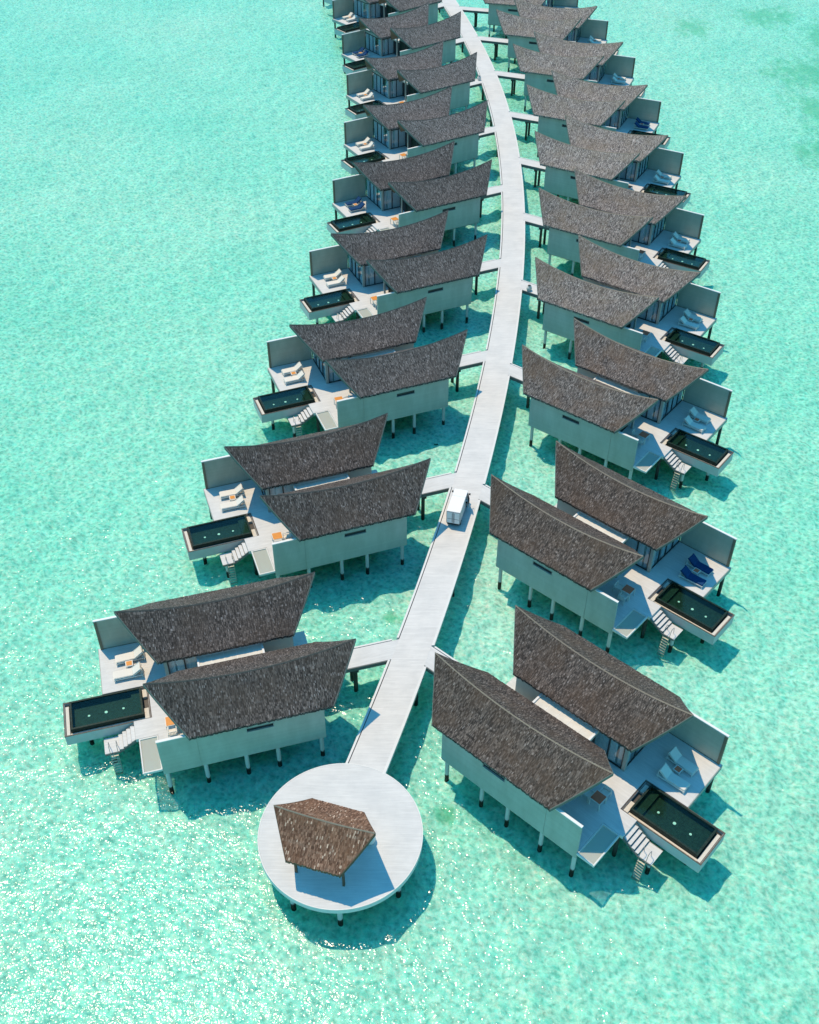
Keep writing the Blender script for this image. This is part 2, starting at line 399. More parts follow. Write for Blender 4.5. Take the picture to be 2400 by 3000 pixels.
# ------------------------------------------------------------------ gabled roof with a sagging ridge
def saddle_roof(parent, ri, ro, ei, eo, dep, zmid, zend, ze, mats, m, origin=(0,0), seg=96, thick=0.16, cap=True, ridge_mat=None, seed=1, name='shingle_roof'):
    rr = random.Random(seed); ou, ov = origin
    mid = (ri+ro)/2; half = (ro-ri)/2; TS = 5
    top = MB(); bot = MB()
    L = math.hypot(dep, (zmid+zend)/2-ze)
    for sgn in (1, -1):
        g = []
        for i in range(seg+1):
            s = i/seg
            ru = ri+s*(ro-ri); rz = zmid+(zend-zmid)*((ru-mid)/half)**2
            eu = ei+s*(eo-ei)
            jag = rr.uniform(-.02, .03); jz = rr.uniform(-.012, .012)
            row = []
            for k in range(TS+1):
                t = k/TS
                u = ru+(eu-ru)*t; v = sgn*dep*t; z = rz+(ze-rz)*t - 0.10*4*t*(1-t)+rr.uniform(-.010, .010)*(0 < k < TS)
                if k == TS: v += sgn*jag; z += jz - jag*0.7
                row.append((ou+u, ov+v, z, u, t*L))
            g.append(row)
        W = TS+1
        V = [(a, b, c) for row in g for a, b, c, _, _ in row]
        UV = [(d, e+sgn*31) for row in g for _, _, _, d, e in row]
        F = [(i*W+k, (i+1)*W+k, (i+1)*W+k+1, i*W+k+1) for i in range(seg) for k in range(TS)]
        top.add(V, F, 0, UV)
        V2 = [(a, b, c-thick*1.25) for a, b, c in V]
        bot.add(V2, [f[::-1] for f in F], 1)
        # eave edge (thatch-like butt ends)
        o = [(V[i*W+TS], V2[i*W+TS]) for i in range(seg+1)]
        VV = [p for pr in o for p in pr]
        top.add(VV, [(2*i, 2*i+2, 2*i+3, 2*i+1) for i in range(seg)], 0, [(i*0.07, (0 if j == 0 else .2)+L+sgn*31) for i in range(seg+1) for j in range(2)])
    top.v += []; 
    both = MB(); both.add(top.v, top.f, 0)
    both.uv = top.uv; both.m = [0]*len(top.f)
    o = len(both.v)
    both.v += bot.v; both.f += [[i+o for i in f] for f in bot.f]; both.m += [1]*len(bot.f); both.uv += [None]*len(bot.f)
    me_obj = both.build(name, [mats, M['soffit']], parent, m)
    # rake boards at both gable ends
    for (ru, eu) in ((ri, ei), (ro, eo)):
        d = -0.05 if ru == ri else 0.05
        rb = MB()
        for sgn in (1, -1):
            P = []
            for k in range(TS+1):
                t = k/TS; z = zend+(ze-zend)*t-0.10*4*t*(1-t)
                P.append((ou+ru+(eu-ru)*t, ov+sgn*dep*t*1.002, z))
            for a, b in zip(P[:-1], P[1:]):
                V = [(a[0], a[1], a[2]+.012), (b[0], b[1], b[2]+.012), (b[0], b[1], b[2]-.26), (a[0], a[1], a[2]-.26)]
                V += [(x+d, y, z) for x, y, z in V]
                rb.add(V, [(0,1,2,3),(4,5,6,7),(0,1,5,4),(1,2,6,5),(2,3,7,6),(3,0,4,7)])
        rb.build('rake_board', M['rake'], me_obj, m)
    if cap:
        cb = MB(); w = .05
        P = []
        for i in range(25):
            s = i/24; ru = ri+s*(ro-ri); rz = zmid+(zend-zmid)*((ru-mid)/half)**2
            P.append((ou+ru, ov, rz))
        V = []
        for (x, y, z) in P: V += [(x, y-w, z-.03), (x, y, z+.04), (x, y+w, z-.03)]
        F = []
        for i in range(24): F += [(3*i, 3*i+3, 3*i+4, 3*i+1), (3*i+1, 3*i+4, 3*i+5, 3*i+2)]
        cb.add(V, F); cb.build('ridge_cap', ridge_mat or M['ridge'], me_obj, m)
    return me_obj

# ------------------------------------------------------------------ one villa (local u = out to sea, v = towards the viewer, z up, deck top = 0)
def make_villa(m, roofmat, ridgemat):
    root = empty('villa')
    saddle_roof(root, -4.49, 9.66, -2.14, 7.42, 2.95, 4.95, 5.88, 3.08, roofmat, m, (0, 0), ridge_mat=ridgemat, seed=3)
    saddle_roof(root, -4.49, 9.66, -2.14, 7.42, 2.95, 4.95, 5.88, 3.08, roofmat, m, (1.30, -7.04), ridge_mat=ridgemat, seed=4)
    # front pavilion: long painted side wall that runs on as a parapet, with a slit window
    w = MB(); v0, v1 = 2.42, 2.56
    for (a, b, c, d) in ((-1.58, 1.88, -.63, 2.83), (3.74, 7.0, -.63, 2.83), (7.03, 9.57, -.63, 2.83), (1.88, 3.74, -.63, 1.82), (1.88, 3.74, 2.26, 2.83)):
        w.box(a, b, v0, v1, c, d)
    w.box(7.0, 7.03, v0, v1-.03, -.63, 2.80)
    sw = w.build('side_wall', M['wall'], root, m)
    MB().box(7.4, 9.60, v0-.03, v1+.03, 2.83, 2.90).build('wall_cap', M['trim_white'], sw, m)
    wd = MB().box(1.90, 3.72, v0+.015, v0+.03, 1.84, 2.24).build('window', M['dark_frame'], root, m)
    MB().box(1.88, 3.74, v0+.04, v1+.015, 1.82, 1.86).box(1.88, 3.74, v0+.04, v1+.015, 2.22, 2.26).box(1.88, 1.92, v0+.04, v1+.015, 1.86, 2.22).box(3.70, 3.74, v0+.04, v1+.015, 1.86, 2.22).build('frame', M['post'], wd, m)
    b = MB()
    b.xprism([(-2.45, -.30), (2.41, -.30), (2.41, 3.02), (0, 4.50), (-2.45, 3.02)], -1.58, 6.15)
    b.build('bathroom_wall', M['wall_plain'], root, m)
    # glazed outer end of the front pavilion
    dr = MB()
    for v in (-2.35, -.85, .75, 2.30): dr.box(6.16, 6.24, v-.05, v+.05, .03, 2.6)
    dr.box(6.16, 6.24, -2.40, 2.35, 2.6, 2.72).box(6.16, 6.24, -2.40, 2.35, 0, .03)
    dd = dr.build('sliding_door', M['dark_frame'], root, m)
    MB().box(6.17, 6.19, -2.30, 2.25, .03, 2.6).build('pane', M['tile'], dd, m)
    MB().box(6.60, 6.78, -2.45, -2.27, 0, 3.15).build('corner_post', M['post'], root, m)
    # rear pavilion: solid part, then a glazed bay facing the terrace
    b = MB()
    b.xprism([(-9.38, -.30), (-4.52, -.30), (-4.52, 3.02), (-7.04, 4.50), (-9.38, 3.02)], -.85, 5.55)
    b.build('bedroom_wall', M['wall_plain'], root, m)
    MB().box(5.55, 8.30, -9.38, -4.55, -.30, .03).build('bedroom_floor', M['floor_in'], root, m)
    MB().box(8.16, 8.40, -4.76, -4.50, 0, 3.05).build('corner_post', M['post'], root, m)
    MB().box(5.56, 5.74, -4.70, -4.46, .03, 3.05).build('corner_post', M['post'], root, m)
    # front sliding door
    fr = MB().box(5.74, 8.16, -4.60, -4.52, 2.55, 2.70).box(5.74, 8.16, -4.60, -4.52, .03, .09)
    for u in (5.79, 6.95, 8.11): fr.box(u-.05, u+.05, -4.60, -4.52, .09, 2.55)
    d1 = fr.build('sliding_door', M['dark_frame'], root, m)
    MB().box(5.84, 8.06, -4.57, -4.55, .09, 2.55).build('pane', M['glass'], d1, m)
    cu = MB()
    for i in range(17): cu.cyl((5.86+i*.1, -4.68, .05), (5.86+i*.1, -4.68, 2.6), .06, n=8)
    for i in range(5): cu.cyl((7.7+i*.1, -4.80, .05), (7.7+i*.1, -4.80, 2.6), .06, n=8)
    cu.build('curtain', M['curtain'], d1, m)
    # seaward sliding doors
    fr = MB().box(8.24, 8.32, -9.30, -4.76, 2.55, 2.70).box(8.24, 8.32, -9.30, -4.76, .03, .09)
    for v in (-9.25, -8.1, -7.0, -5.9, -4.83): fr.box(8.24, 8.32, v-.05, v+.05, .09, 2.55)
    d2 = fr.build('sliding_door', M['dark_frame'], root, m)
    MB().box(8.27, 8.29, -9.20, -4.88, .09, 2.55).build('pane', M['glass'], d2, m)
    cu = MB()
    for i in range(26): cu.cyl((8.16, -9.1+i*.1, .05), (8.16, -9.1+i*.1, 2.6), .06, n=8)
    for i in range(6): cu.cyl((8.16, -5.4+i*.1, .05), (8.16, -5.4+i*.1, 2.6), .06, n=8)
    cu.build('curtain', M['curtain'], d2, m)
    bd = MB().box(6.3, 8.0, -8.0, -6.0, .03, .45).box(6.05, 6.3, -8.3, -5.7, .03, 1.2)
    bd.build('bed', M['curtain'], root, m)
    # header walls under the roof over the glazing
    MB().box(5.55, 8.30, -4.62, -4.50, 2.70, 3.02).box(8.22, 8.34, -9.38, -4.62, 2.70, 3.02).build('header_beam', M['post'], root, m)
    # link building with a flat roof
    MB().box(1.5, 5.9, -4.50, -2.46, -.3, 2.20).build('lobby_wall', M['dark_frame'], root, m)
    fl = MB().box(1.36, 6.10, -4.48, -2.50, 2.22, 2.40)
    fr_ = fl.build('flat_roof', M['flat_roof'], root, m)
    k = MB().box(1.36, 1.50, -4.48, -2.50, 2.40, 2.50).box(5.96, 6.10, -4.48, -2.50, 2.40, 2.50).box(1.50, 5.96, -4.48, -4.40, 2.40, 2.48).box(1.50, 5.96, -2.58, -2.50, 2.40, 2.48)
    k.build('upstand', M['trim_white'], fr_, m)
    sm = MB()
    for u in (2.4, 3.3, 4.2, 5.1): sm.box(u-.015, u+.015, -4.40, -2.58, 2.40, 2.412)
    sm.build('roof_seam', M['trim_white'], fr_, m)
    # terrace
    dk = MB()
    poly = [(8.32, -9.38), (12.97, -9.38), (12.97, -4.99), (9.81, -4.99), (9.81, -1.95), (11.08, -1.95), (11.08, -.36), (9.57, -.36), (9.57, 2.41), (6.15, 2.41), (6.15, -2.44), (5.90, -2.44), (5.90, -4.51), (8.32, -4.51)]
    dk.prism(poly, -.30, 0)
    dk.prism([(-2.05, -7.0), (-.86, -7.0), (-.86, -4.40), (1.49, -4.40), (1.49, -2.46), (-2.05, -2.46)], -.30, -.004)
    tdk = dk.build('terrace_deck', M['deck'], root, m)
    MB().box(12.972, 13.02, -9.40, -4.99, -.46, -.012).box(8.32, 12.97, -9.43, -9.385, -.46, -.02).build('edge_beam', M['post'], tdk, m)
    # privacy screen between neighbours
    sc = MB().box(8.34, 12.62, -9.37, -9.30, .05, 2.94)
    so = sc.build('screen_wall', M['screen'], root, m)
    MB().box(12.62, 12.82, -9.42, -9.24, -.30, 2.98).box(8.34, 12.62, -9.40, -9.28, .002, .05).build('frame', M['trim_brown'], so, m)
    MB().box(8.34, 12.84, -9.44, -9.26, 2.98, 3.06).build('wall_cap', M['trim_white'], so, m)
    # plunge pool: pale outer trough, dark inner tank
    u0, u1, a0, a1, zt, zb = 9.83, 15.75, -4.98, -1.96, -.06, -1.0
    sh = MB()
    sh.box(u0, u1, a0, a1, zb, -.42)
    for (p, q_, r_, s_) in ((u0, u1, a0, a0+.09), (u0, u1, a1-.09, a1), (u0, u0+.09, a0+.09, a1-.09), (u1-.09, u1, a0+.09, a1-.09)): sh.box(p, q_, r_, s_, -.42, zt-.035)
    pool = sh.build('plunge_pool', M['pool_shell'], root, m)
    cp = MB()
    for (p, q_, r_, s_) in ((u0-.01, u1+.01, a0-.01, a0+.10), (u0-.01, u1+.01, a1-.07, a1+.01), (u0-.01, u0+.07, a0+.10, a1-.07), (u1-.07, u1+.01, a0+.10, a1-.07)): cp.box(p, q_, r_, s_, zt-.033, zt)
    cp.build('coping', M['coping'], pool, m)
    t0, t1, b0, b1 = 10.32, 15.28, -4.80, -2.30
    MB().box(u0+.10, t0-.01, a0+.10, a1-.10, -.415, -.36).build('gutter', M['gutter'], pool, m)
    MB().box(t1+.01, u1-.10, a0+.10, a1-.10, -.415, -.36).build('gutter', M['gutter'], pool, m)
    pb = MB().box(u0+.14, t0-.04, a1-1.05, a1-.14, -.357, -.13).box(u0+.14, t0-.04, a0+.25, a0+.95, -.357, -.13).box(t1+.10, u1-.14, a0+.35, a1-.14, -.357, -.13).box(t0-.038, t1+.098, b1+.02, a1-.09, -.357, -.24)
    pb.build('pebbles', M['pebble'], pool, m)
    tk = MB()
    tw = .13
    tk.box(t0, t1, b0, b1, -.41, -.395)
    tk.box(t0, t1, b0, b0+tw, -.39, .15).box(t0, t1, b1-tw, b1, -.39, .15).box(t0, t0+tw, b0+tw, b1-tw, -.39, .15).box(t1-tw, t1, b0+tw, b1-tw, -.39, .15)
    tk.box(t0+tw, t0+.75, b0+tw, b1-tw, -.39, -.18)
    tank = tk.build('inner_tank', M['tile'], pool, m)
    MB().box(t0+tw+.002, t1-tw-.002, b0+tw+.002, b1-tw-.002, .07, .105).build('pool_water', M['pool_water'], pool, m)
    for u in (11.7, 12.9, 14.08):
        MB().cyl((u, -3.62, -.388), (u, -3.62, -.36), .085 if u != 12.9 else .11, n=12).build('pool_light', M['white_disc'], pool, m)
    # steps down to a landing, with a swim ladder
    st = MB()
    for i in range(4):
        a = 11.09+i*.30; z = -.02-(i+1)*.18
        st.box(a+.02, a+.29, -1.74, -.42, z-.06, z)
    st.box(12.30, 13.30, -1.74, -.42, -.97, -.91)
    stp = st.build('steps', M['deck'], root, m)
    sg = MB()
    for v in (-.42, -1.80):
        V = [(11.09, v, -.05), (11.09, v, -.34), (12.28, v, -1.07), (13.30, v, -1.07), (13.30, v, -.93), (12.30, v, -.93)]
        V2 = [(x, y+.055, z) for x, y, z in V]; n = 6
        sg.add(V+V2, [tuple(range(n)), tuple(range(n, 2*n))[::-1]]+[(i, (i+1) % n, n+(i+1) % n, n+i) for i in range(n)])
    V = [(11.06, -1.74, -.36), (11.06, -.425, -.36), (12.28, -.425, -1.06), (12.28, -1.74, -1.06)]  # added sloped plate under the treads to block sun through the gaps
    V += [(x, y, z+.05) for x, y, z in V]
    sg.add(V, [(0,1,2,3),(7,6,5,4),(0,1,5,4),(1,2,6,5),(2,3,7,6),(3,0,4,7)])
    sg.build('stringer_and_added_plate', M['fascia'], stp, m)
    ld = MB()
    for u in (12.42, 12.94):
        ld.tube([(u, -.95, -.90), (u, -.85, -.25), (u, -.70, -.15), (u, -.45, -.20), (u, -.30, -.90), (u, .02, BED_Z+.2)], .022)
    lad = ld.build('ladder', M['grey_metal'], root, m)
    rg = MB()
    for i in range(8):
        z = -1.12-i*.24; v = -.30+.32*(-.90-z)/(2.0)
        rg.box(12.42, 12.94, v-.05, v+.05, z-.02, z+.02)
    rg.build('rung', M['rung'], lad, m)
    # overwater net
    nf = MB()
    nf.box(9.585, 10.88, -.34, -.25, -.20, -.012).box(9.585, 10.88, 2.48, 2.57, -.20, -.012).box(9.585, 9.66, -.25, 2.48, -.20, -.012).box(10.79, 10.88, -.25, 2.48, -.20, -.012)
    no = nf.build('net_bed', M['edge'], root, m)
    MB().box(9.66, 10.79, -.25, 2.48, -.10, -.085).build('net', M['net'], no, m)
    # piles
    for (u, v, zt_) in ((-1.28, 2.25, -.63), (1.8, 2.25, -.63), (4.0, 2.25, -.63), (6.78, 2.25, -.63), (9.36, 2.30, -.63), (12.70, -9.05, -.30), (12.70, -5.35, -.30), (14.4, -3.4, -1.0), (10.6, -.75, -.30), (-1.3, -2.2, -.30), (2.2, -2.2, -.3), (5.9, -2.2, -.3), (-.5, -9.0, -.3), (3.9, -9.0, -.3), (8.2, -9.0, -.3), (8.2, -4.9, -.3), (12.9, -1.15, -1.07)):
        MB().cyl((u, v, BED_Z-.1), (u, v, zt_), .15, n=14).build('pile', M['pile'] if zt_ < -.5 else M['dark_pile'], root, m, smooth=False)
    MB().box(-1.5, 9.5, 2.10, 2.40, -.75, -.635).box(-1.5, 6.1, -2.35, -2.05, -.6, -.305).box(-.8, 12.9, -9.2, -8.85, -.6, -.305).build('floor_beam', M['fascia'], root, m)
    return root

# footbridge from the boardwalk to each villa
def make_bridge(m):
    root = empty('footbridge')
    MB().box(-9.3, -2.052, -4.22, -2.50, -.26, -.014).build('bridge_deck', M['deck'], root, m)
    MB().box(-8.2, -2.052, -4.42, -4.28, -.26, -.010).build('edge_board', M['edge'], root, m)
    MB().box(-8.2, -2.06, -4.277, -4.223, -.26, -.06).build('seam', M['seam'], root, m)
    MB().box(-9.0, -2.06, -2.49, -2.42, -.38, -.03).build('side_beam', M['fascia'], root, m)
    MB().box(-5.15, -4.75, -4.3, -2.43, -.62, -.385).build('cross_beam', M['dark_pile'], root, m)
    for v in (-2.75, -4.0):
        MB().cyl((-4.95, v, BED_Z-.1), (-4.95, v, -.62), .16, n=12).build('post', M['dark_pile'], root, m)
    return root

# ------------------------------------------------------------------ furniture prototypes
def make_lounger(cush, frame_name='sun_lounger'):
    root = empty(frame_name)
    f = MB().box(-1.05, 1.05, -.41, -.35, .20, .27).box(-1.05, 1.05, .35, .41, .20, .27).box(-1.05, -.98, -.35, .35, .20, .27).box(.98, 1.05, -.35, .35, .20, .27)
    for i in range(9): f.box(-.9+i*.2, -.82+i*.2, -.35, .35, .21, .25)
    f.tube([(-.92, -.33, .27), (-1.0, -.33, .62)], .022).tube([(-.92, .33, .27), (-1.0, .33, .62)], .022)
    f.build('frame', M['white_metal'], root)
    for (x, y) in ((-.98, -.36), (-.98, .36), (.98, -.36), (.98, .36)):
        MB().box(x-.035, x+.035, y-.035, y+.035, 0, .20).build('leg', M['white_metal'], root)
    MB().box(-.33, 1.02, -.37, .37, .272, .40).build('seat_cushion', cush, root, bevel=.03)
    bk = MB(); a = R(38); L = .80; t = .11
    c, s = math.cos(a), math.sin(a)
    P = [(-.34, .275), (-.34-L*c, .275+L*s), (-.34-L*c+t*s, .275+L*s+t*c), (-.34+t*s, .275+t*c)]
    V = [(x, -.37, z) for x, z in P]+[(x, .37, z) for x, z in P]
    bk.add(V, [(0,1,2,3),(7,6,5,4),(0,1,5,4),(1,2,6,5),(2,3,7,6),(3,0,4,7)])
    bk.build('backrest', cush, root, bevel=.025)
    return root
def make_side_table(top='teak'):
    root = empty('side_table')
    MB().box(-.265, .265, -.265, .265, .40, .43).build('rim', M['white_metal'], root)
    MB().box(-.20, .20, -.20, .20, .432, .445).build('table_top', M[top], root)
    for x in (-.23, .23):
        for y in (-.23, .23): MB().box(x-.02, x+.02, y-.02, y+.02, 0, .40).build('leg', M['white_metal'], root)
    return root
def make_dining_table(top='teak'):
    root = empty('dining_table')
    MB().box(-.42, .42, -.42, .42, .70, .735).build('rim', M['white_metal'], root)
    MB().box(-.375, .375, -.375, .375, .737, .755).build('table_top', M[top], root)
    for x in (-.38, .38):
        for y in (-.38, .38): MB().box(x-.03, x+.03, y-.03, y+.03, 0, .70).build('leg', M['white_metal'], root)
    return root
def make_chair():
    root = empty('armchair')
    MB().box(-.24, .26, -.25, .25, .40, .48).build('seat', M['cushion'], root, bevel=.02)
    b = MB().box(-.31, -.26, -.29, .29, .42, .50).box(-.31, -.26, -.29, .29, .76, .82)
    for i in range(6): b.box(-.30, -.27, -.26+i*.096, -.22+i*.096, .50, .76)
    b.build('backrest', M['white_metal'], root)
    for y in (-.29, .29):
        MB().box(-.31, .28, y-.025, y+.025, .60, .64).build('armrest', M['white_metal'], root)
    for x in (-.28, .25):
        for y in (-.29, .29): MB().box(x-.022, x+.022, y-.022, y+.022, 0, .60).build('leg', M['white_metal'], root)
    return root

# ------------------------------------------------------------------ place the two rows
POSE = {'L': [(-7.950, 47.112, 3.424), (-2.558, 66.446, 3.483), (1.272, 85.926, 3.523), (4.250, 105.186, 3.563), (5.983, 124.663, 3.622),
              (6.621, 144.059, 3.674), (6.148, 163.326, 3.716), (4.557, 182.760, 3.776), (1.95, 202.1, 3.83), (-1.4, 221.4, 3.88)],
        'R': [(5.095, 44.148, -.733), (9.912, 62.933, -.724), (14.042, 82.207, -.665), (16.869, 99.364, -.614), (18.891, 116.444, -.552),
              (19.985, 133.539, -.502), (20.440, 150.430, -.423), (19.821, 167.924, -.368), (18.344, 185.196, -.312), (15.9, 202.4, -.25)]}
ORD = ['nearest', 'second', 'third', 'fourth', 'fifth', 'sixth', 'seventh', 'eighth', 'ninth', 'tenth']
ROW = {'L': 'left', 'R': 'right'}
BLUE = {('R', 1), ('R', 6), ('L', 4), ('L', 7)}
proto = {}
proto['L'] = make_villa(1, M['roof_grey'], M['ridge_dark']); proto['R'] = make_villa(-1, M['roof_brown'], M['ridge'])
bridge = {'L': make_bridge(1), 'R': make_bridge(-1)}
FUR = {'cream': make_lounger(M['cushion']), 'blue': make_lounger(M['blue']), 'side': make_side_table(), 'dine': make_dining_table(), 'side_red': make_side_table('teak_red'), 'dine_red': make_dining_table('teak_red'), 'chair': make_chair()}
used = set()
def inst(p, loc, rz):
    if p.name not in used:
        used.add(p.name); o = p
    else: o = copy_tree(p)
    o.location = loc; o.rotation_euler = (0, 0, rz); return o
for o in list(proto.values())+list(bridge.values())+list(FUR.values()):
    KIDS[o] = children(o)
    for c in KIDS[o]: KIDS[c] = children(c)
    for c in KIDS[o]:
        for d in KIDS[c]: KIDS[d] = []
def frame(side, i):
    x, y, th = POSE[side][i]; s = -1 if side == 'R' else 1
    U = Vector((math.cos(th), math.sin(th), 0)); V = Vector((-math.sin(th), math.cos(th), 0))*s
    return Vector((x, y, 0)), U, V, th, s
HIDE_FURN = {('L', 9), ('R', 9)}
rj = random.Random(11)
for side in 'LR':
    for i in range(len(POSE[side])):
        P, U, V, th, s = frame(side, i); o_ = ORD[i]; row = ROW[side]
        end = 'row end beside the round platform' if i == 0 else 'row counted from the round platform'
        skin = 'grey shingled' if side == 'L' else 'brown shingled'
        vl = inst(proto[side], P, th)
        tag(vl, f'twin-roofed {skin} overwater villa, {o_} in the {row} row from the platform', 'villa', f'overwater villas in the {row} row')
        worn_sheen = ([None]*2+['roof_grey_worn_sheen']*3+['roof_grey_bleached_sheen']*5 if side == 'L' else [None]*2+['roof_brown_worn_sheen']+['roof_brown_bleached_sheen']*2+['roof_brown_silver_sheen']*5)[i]
        if worn_sheen:
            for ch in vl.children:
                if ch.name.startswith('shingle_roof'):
                    ch.material_slots[0].link = 'OBJECT'; ch.material_slots[0].material = M[worn_sheen]
        br = inst(bridge[side], P, th)
        tag(br, f'short pale footbridge from the boardwalk to the {o_} {row}-row villa', 'footbridge', 'footbridges off the boardwalk')
        if (side, i) in HIDE_FURN: continue
        kind = 'blue' if (side, i) in BLUE else 'cream'
        cw = 'blue-towelled' if kind == 'blue' else 'cream'
        du = rj.uniform(-.12, .12) - (.25 if side == 'L' else 0); dv = rj.uniform(-.08, .08) - (.15 if side == 'L' else 0)
        def at(u, v): return P+U*u+V*v
        for (u, v, where) in ((11.05+du, -7.60+dv, 'by the screen wall'), (11.3+du, -6.05+dv, 'on the pool side')):
            lo = inst(FUR[kind], at(u, v), th+rj.uniform(-.05, .05))
            tag(lo, f'{cw} sun lounger {where}, terrace of the {o_} {row}-row villa', 'sun lounger', 'sun loungers on the terraces')
        stb = inst(FUR['side' if side == 'L' else 'side_red'], at(11.15+du, -6.85+dv), th+rj.uniform(-.08, .08))
        tag(stb, f'small square {"orange" if side == "L" else "brown"} wood-topped table between loungers, {o_} {row}-row villa', 'side table', 'side tables between loungers')
        tu, tv = 8.5+rj.uniform(-.1, .1), -1.2+rj.uniform(-.1, .1)
        if side == 'L': tu, tv = tu, tv+.55
        dt = inst(FUR['dine' if side == 'L' else 'dine_red'], at(tu, tv), th+rj.uniform(-.06, .06))
        tag(dt, f'square {"orange" if side == "L" else "brown"} wood-topped dining table on the terrace of the {o_} {row}-row villa', 'dining table', 'dining tables on the terraces')
        front = not (side == 'R' and i == 0)
        c1 = inst(FUR['chair'], at(tu-.78, tv+.05), th)
        tag(c1, f'white armchair on the boardwalk side of the dining table, {o_} {row}-row villa', 'armchair', 'armchairs at the dining tables')
        sg = 1 if front else -1
        c2 = inst(FUR['chair'], at(tu+.05, tv+.75*sg), th+(-math.pi/2*s*sg))
        tag(c2, f'white armchair on the {"near" if front else "far"} side of the dining table, {o_} {row}-row villa', 'armchair', 'armchairs at the dining tables')

# ------------------------------------------------------------------ boardwalk
LC = [0.7617, -3.808, 6.5805, -19.7788, 45.4445, -20.3877]; RC = [1.7672, -10.2453, 22.3026, -37.882, 55.0694, -19.2546]
def pv(c, y):
    def ev(t):
        r = 0
        for k in c: r = r*t+k
        return r
    t = y/100
    if t <= 2.12: return ev(t)
    d = (ev(2.12)-ev(2.11))/.01
    return ev(2.12)+d*(t-2.12)
YS = [41.0+i*1.5 for i in range(150)]
def strip(fl, fr, z0, z1, name, mat, uvs=True, y0=None, y1=None, kind=None, parent=None):
    mb = MB(); ys = [y for y in YS if (y0 is None or y > y0) and (y1 is None or y < y1)]
    if y0 is not None: ys = [y0]+ys
    if y1 is not None: ys = ys+[y1]
    V = []; UV = []; acc = 0; pr = None
    for y in ys:
        a, b = fl(y), fr(y)
        if pr is not None: acc += math.hypot((a+b)/2-pr[0], y-pr[1])
        pr = ((a+b)/2, y)
        V += [(a, y, z1), (b, y, z1), (b, y, z0), (a, y, z0)]
        UV += [(acc, 0), (acc, b-a), (acc, b-a+.3), (acc, -.3)]
    F = []
    for i in range(len(ys)-1):
        k = 4*i
        for j in range(4): F.append((k+j, k+(j+1) % 4, k+4+(j+1) % 4, k+4+j))
    F += [(0, 1, 2, 3), tuple(4*(len(ys)-1)+j for j in (3, 2, 1, 0))]
    mb.add(V, F, 0, UV); return mb.build(name, mat, parent)
lx = lambda y: pv(LC, y); rx = lambda y: pv(RC, y)
bw = strip(lambda y: lx(y)+.23, lambda y: rx(y)-.20, -.30, -.006, 'boardwalk', M['walk'])
bw['kind'] = 'structure'
def bridge_y(side, i, v):     # y where the bridge line at local v meets the boardwalk edge
    P, U, V, th, s = frame(side, i); f = lx if side == 'L' else rx
    u = -7.9
    for _ in range(30):
        q = P+U*u+V*v; e = q.x-f(q.y); u -= e/U.x*0.8
    return (P+U*u+V*v).y
def gaps(side):
    g = []
    for i in range(len(POSE[side])):
        a, b = sorted((bridge_y(side, i, -4.42), bridge_y(side, i, -2.5))); g.append((a, b))
    return g
for side, f, sg in (('L', lx, 1), ('R', rx, -1)):
    y = 41.6 if side == 'R' else 42.4
    for (a, b) in gaps(side)+[(262, 263)]:
        if a-y > .5:
            if side == 'L':
                strip(lambda q: f(q), lambda q: f(q)+.16, -.30, .004, 'edge_board', M['edge'], y0=y, y1=a, parent=bw)
                strip(lambda q: f(q)+.162, lambda q: f(q)+.228, -.30, -.05, 'seam', M['seam'], y0=y, y1=a, parent=bw)
            else:
                strip(lambda q: f(q)-.198, lambda q: f(q), -.30, .004, 'edge_board', M['edge'], y0=y, y1=a, parent=bw)
        y = b
for k in range(16):
    y = 50+k*11.0
    for f, d in ((lx, .5), (rx, -.5)):
        MB().cyl((f(y)+d, y, BED_Z-.1), (f(y)+d, y, -.30), .17, n=12).build('pile', M['dark_pile'], bw)

# ------------------------------------------------------------------ round platform with the little pavilion
CX, CY, CR = -4.32, 37.25, 5.24
plat = empty('round_platform', (CX, CY, 0)); tag(plat, 'round bleached timber platform at the near end of the boardwalk', 'platform')
n = 96
ring = [(CR*math.cos(2*math.pi*i/n), CR*math.sin(2*math.pi*i/n)) for i in range(n)]
pdk = MB().prism([(a*.985, b*.985) for a, b in ring], -.34, 0).build('platform_deck', M['deck'], plat)
V = []
for a, b in ring: V += [(a*.986, b*.986, .006), (a*1.0, b*1.0, .006), (a, b, -.40), (a*.986, b*.986, -.40)]
F = []
for i in range(n):
    k, l = 4*i, 4*((i+1) % n)
    for j in range(4): F.append((k+j, k+(j+1) % 4, l+(j+1) % 4, l+j))
MB().add(V, F).build('edge_rim', M['edge'], plat)
for deg in (-130, -88.6, -34.7, 10, 55, 100, 145, 190):
    a = R(deg); MB().cyl((4.5*math.cos(a), 4.5*math.sin(a), BED_Z-.1), (4.5*math.cos(a), 4.5*math.sin(a), -.34), .17, n=14).build('pile', M['pile'], plat)
pav = empty('pavilion', (-5.05, 35.60, 0), R(-16.9)); tag(pav, 'small open pavilion with reddish brown shingle roof on the round platform', 'pavilion')
saddle_roof(pav, -3.20, 3.20, -1.68, 1.68, 2.25, 3.92, 4.12, 2.28, M['roof_red'], 1, (0, 0), seg=48, ridge_mat=M['ridge'], seed=9)
for o in children(children(pav)[0]):
    if o.name.startswith('rake_board'): o.data.materials[0] = M['post_brown']
for (a, b) in ((-1.45, -1.57), (1.65, -1.57), (-1.45, 1.57), (1.65, 1.57)):
    MB().box(a-.07, a+.07, b-.07, b+.07, .002, 2.62).build('post', M['post_brown'], pav)
bm_ = MB().box(-1.55, 1.75, -1.64, -1.50, 2.45, 2.60).box(-1.55, 1.75, 1.50, 1.64, 2.45, 2.60).box(-1.52, -1.38, -1.5, 1.5, 2.45, 2.60).box(1.58, 1.72, -1.5, 1.5, 2.45, 2.60)
